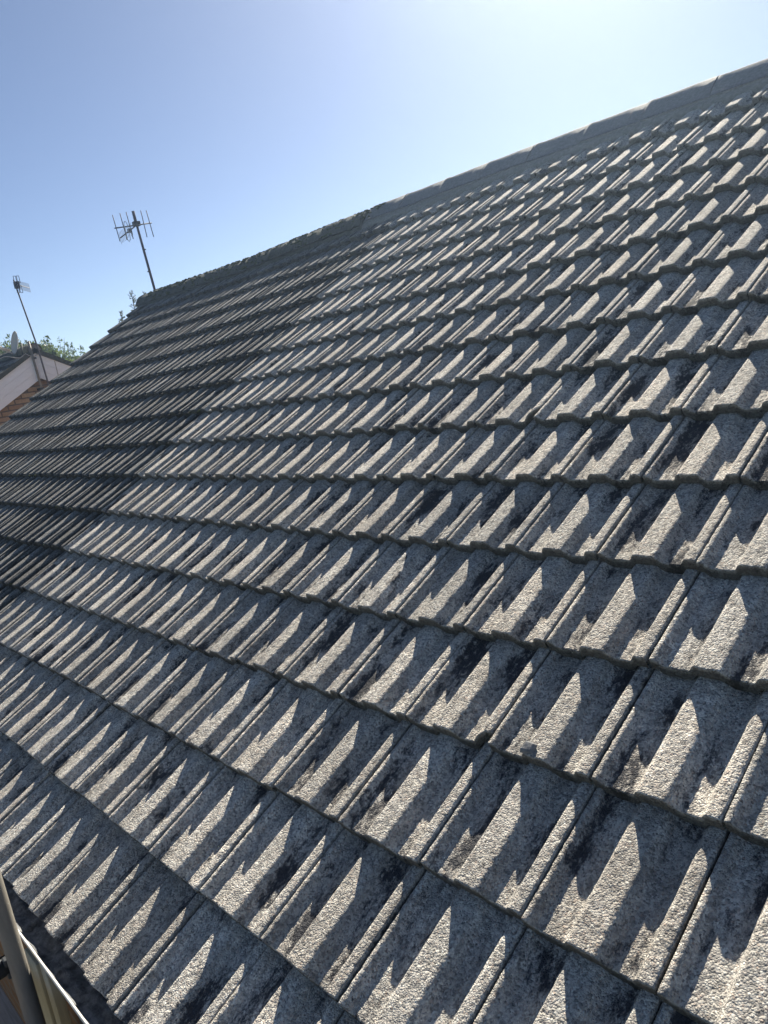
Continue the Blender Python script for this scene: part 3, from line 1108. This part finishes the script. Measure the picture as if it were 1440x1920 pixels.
t2 = thing('conifer', 'thin feathery conifer shoots showing past the mossy ridge end', 'conifer', (-13.0, 7.2, GROUND))
V, F, T = [], [], []
st = MB()
st.tube([(-13.0, 7.2, GROUND), (-13.0, 7.2, 2.2)], [0.10, 0.05], 8)
for (y0, y1, z1, wdt) in ((7.12, 7.17, 3.53, 0.17), (7.36, 7.44, 3.50, 0.19), (6.78, 6.84, 3.16, 0.12), (7.55, 7.62, 3.38, 0.15), (7.24, 7.29, 3.33, 0.12)):
    z0 = 2.1
    st.tube([(-13.0, y0, z0), (-13.0, (y0 + y1) / 2, (z0 + z1) / 2), (-13.0, y1, z1)], [0.03, 0.015, 0.004], 6)
    for k in range(58):
        f = 1 - (k / 58) * 0.9
        c = Vector((-13.0, y0 + (y1 - y0) * f, z0 + (z1 - z0) * f))
        ang = q.uniform(0, 2 * PI)
        ln = wdt * (0.25 + 1.0 * (1 - f)) * q.uniform(0.6, 1.3) + 0.02
        d = Vector((math.cos(ang), math.sin(ang), q.uniform(0.2, 0.9))).normalized()
        e = c + d * ln
        st.tube([c, e], [0.004, 0.002], 4, False)
        for m in range(14):
            fm = q.uniform(0.15, 1.0)
            P = c.lerp(e, fm) + Vector(q.normal(0, 0.006, 3))
            a = (d * 0.7 + Vector(q.normal(0, 0.7, 3))).normalized()
            b_ = a.cross(Vector(q.normal(0, 1, 3))).normalized()
            s = q.uniform(0.016, 0.04)
            i = len(V)
            V += [P - a * s * 0.2, P + a * s * 0.5 + b_ * s * 0.22, P + a * s, P + a * s * 0.5 - b_ * s * 0.22]
            F.append((i, i + 1, i + 2, i + 3))
            T += [q.uniform(0, 1)] * 4
st.build('trunk', M_BARK, t2)
o = MB().add(V, F).build('crown', M_NEEDLE, t2)
at = o.data.attributes.new('tint', 'FLOAT', 'POINT')
at.data.foreach_set('value', T)

# ------------------------------------------------------------------ scaffold by the eave
tp = thing('scaffold_pole', 'upright galvanised scaffold pole just outside the gutter, bottom left', 'scaffold pole', (0.18, -0.1, GROUND))
MB().tube([(0.18, -0.1, GROUND + 0.012), (0.18, -0.1, 1.9)], 0.0242, 24).build('tube', M_GALV, tp, True)
MB().box((0.105, -0.175, GROUND), (0.255, -0.025, GROUND + 0.012)).build('base_plate', M_DARKTUBE, tp)

tt_ = thing('scaffold_transom', 'dark horizontal scaffold tube running out from behind the upright pole', 'scaffold tube', (0.131, -0.6, -0.035))
MB().tube([(0.131, -0.095, -0.035), (0.131, -1.35, -0.035)], 0.0242, 20).build('tube', M_DARKTUBE, tt_, True)
MB().box((0.128, -0.129, -0.066), (0.153, -0.071, -0.004)).build('coupler', M_DARKTUBE, tt_, bevel=0.004)
for yy in (-1.2,):
    o = thing('scaffold_pole', 'outer upright scaffold pole carrying the far end of the transom', 'scaffold pole', (0.18, yy, GROUND))
    MB().tube([(0.18, yy, GROUND), (0.18, yy, 1.0)], 0.0242, 16).build('tube', M_GALV, o, True)

for k, yy in enumerate((-0.107, -0.337, -0.567)):
    b = MB().box((-3.2, yy - 0.225, -0.338), (1.35, yy, -0.300))
    o = b.build('scaffold_board', M_BOARD, loc=(-1.0, yy - 0.11, -0.338), bevel=0.003)
    tag(o, ('weathered grey scaffold board nearest the wall', 'weathered grey scaffold board in the middle of the platform', 'weathered grey scaffold board on the outer side of the platform')[k], 'scaffold board', 'scaffold boards below the eave')
for xx, wh in ((-2.2, 'far end'), (-0.4, 'middle'), (1.1, 'near end')):
    o = MB().tube([(xx, -0.03, -0.363), (xx, -1.3, -0.363)], 0.0242, 12).build('board_bearer', M_DARKTUBE, None, True)
    tag(o, 'steel tube under the %s of the scaffold boards' % wh, 'scaffold tube', 'tubes under the scaffold boards')

for k, (x0, x1, y0, y1, zt, m, lab) in enumerate((
        (-0.258, -0.140, -0.006, 0.036, -0.265, M_BATTEN, 'wide pale timber batten standing upright under the gutter beside the pole'),
        (-0.100, -0.034, -0.002, 0.030, -0.215, M_BATTEN, 'narrow pale timber batten standing right of the wide one'),
        (0.205, 0.275, 0.004, 0.036, -0.200, M_BATTEN_DK, 'dull greenish timber batten standing under the gutter, rightmost'))):
    o = MB().box((x0, y0, GROUND + 0.004), (x1, y1, zt)).build('timber_batten', m, loc=((x0 + x1) / 2, y0, GROUND), bevel=0.003)
    tag(o, lab, 'batten', 'timber battens against the wall')

# ------------------------------------------------------------------ scattering volume added to stand in for lens glare near the sun
hm = bpy.data.materials.new('glare_haze')
hm.use_nodes = True
hn = hm.node_tree
hn.nodes.remove(hn.nodes['Principled BSDF'])
pv = hn.nodes.new('ShaderNodeVolumePrincipled')
pv.inputs['Color'].default_value = (0.56, 0.74, 1.0, 1)
pv.inputs['Density'].default_value = 0.0046
pv.inputs['Anisotropy'].default_value = 0.85
hn.links.new(pv.outputs[0], hn.nodes['Material Output'].inputs['Volume'])
o = MB().box((-260, -260, GROUND - 1.0), (260, 260, 4.6)).build('glare_haze', hm)
tag(o, kind='stuff')
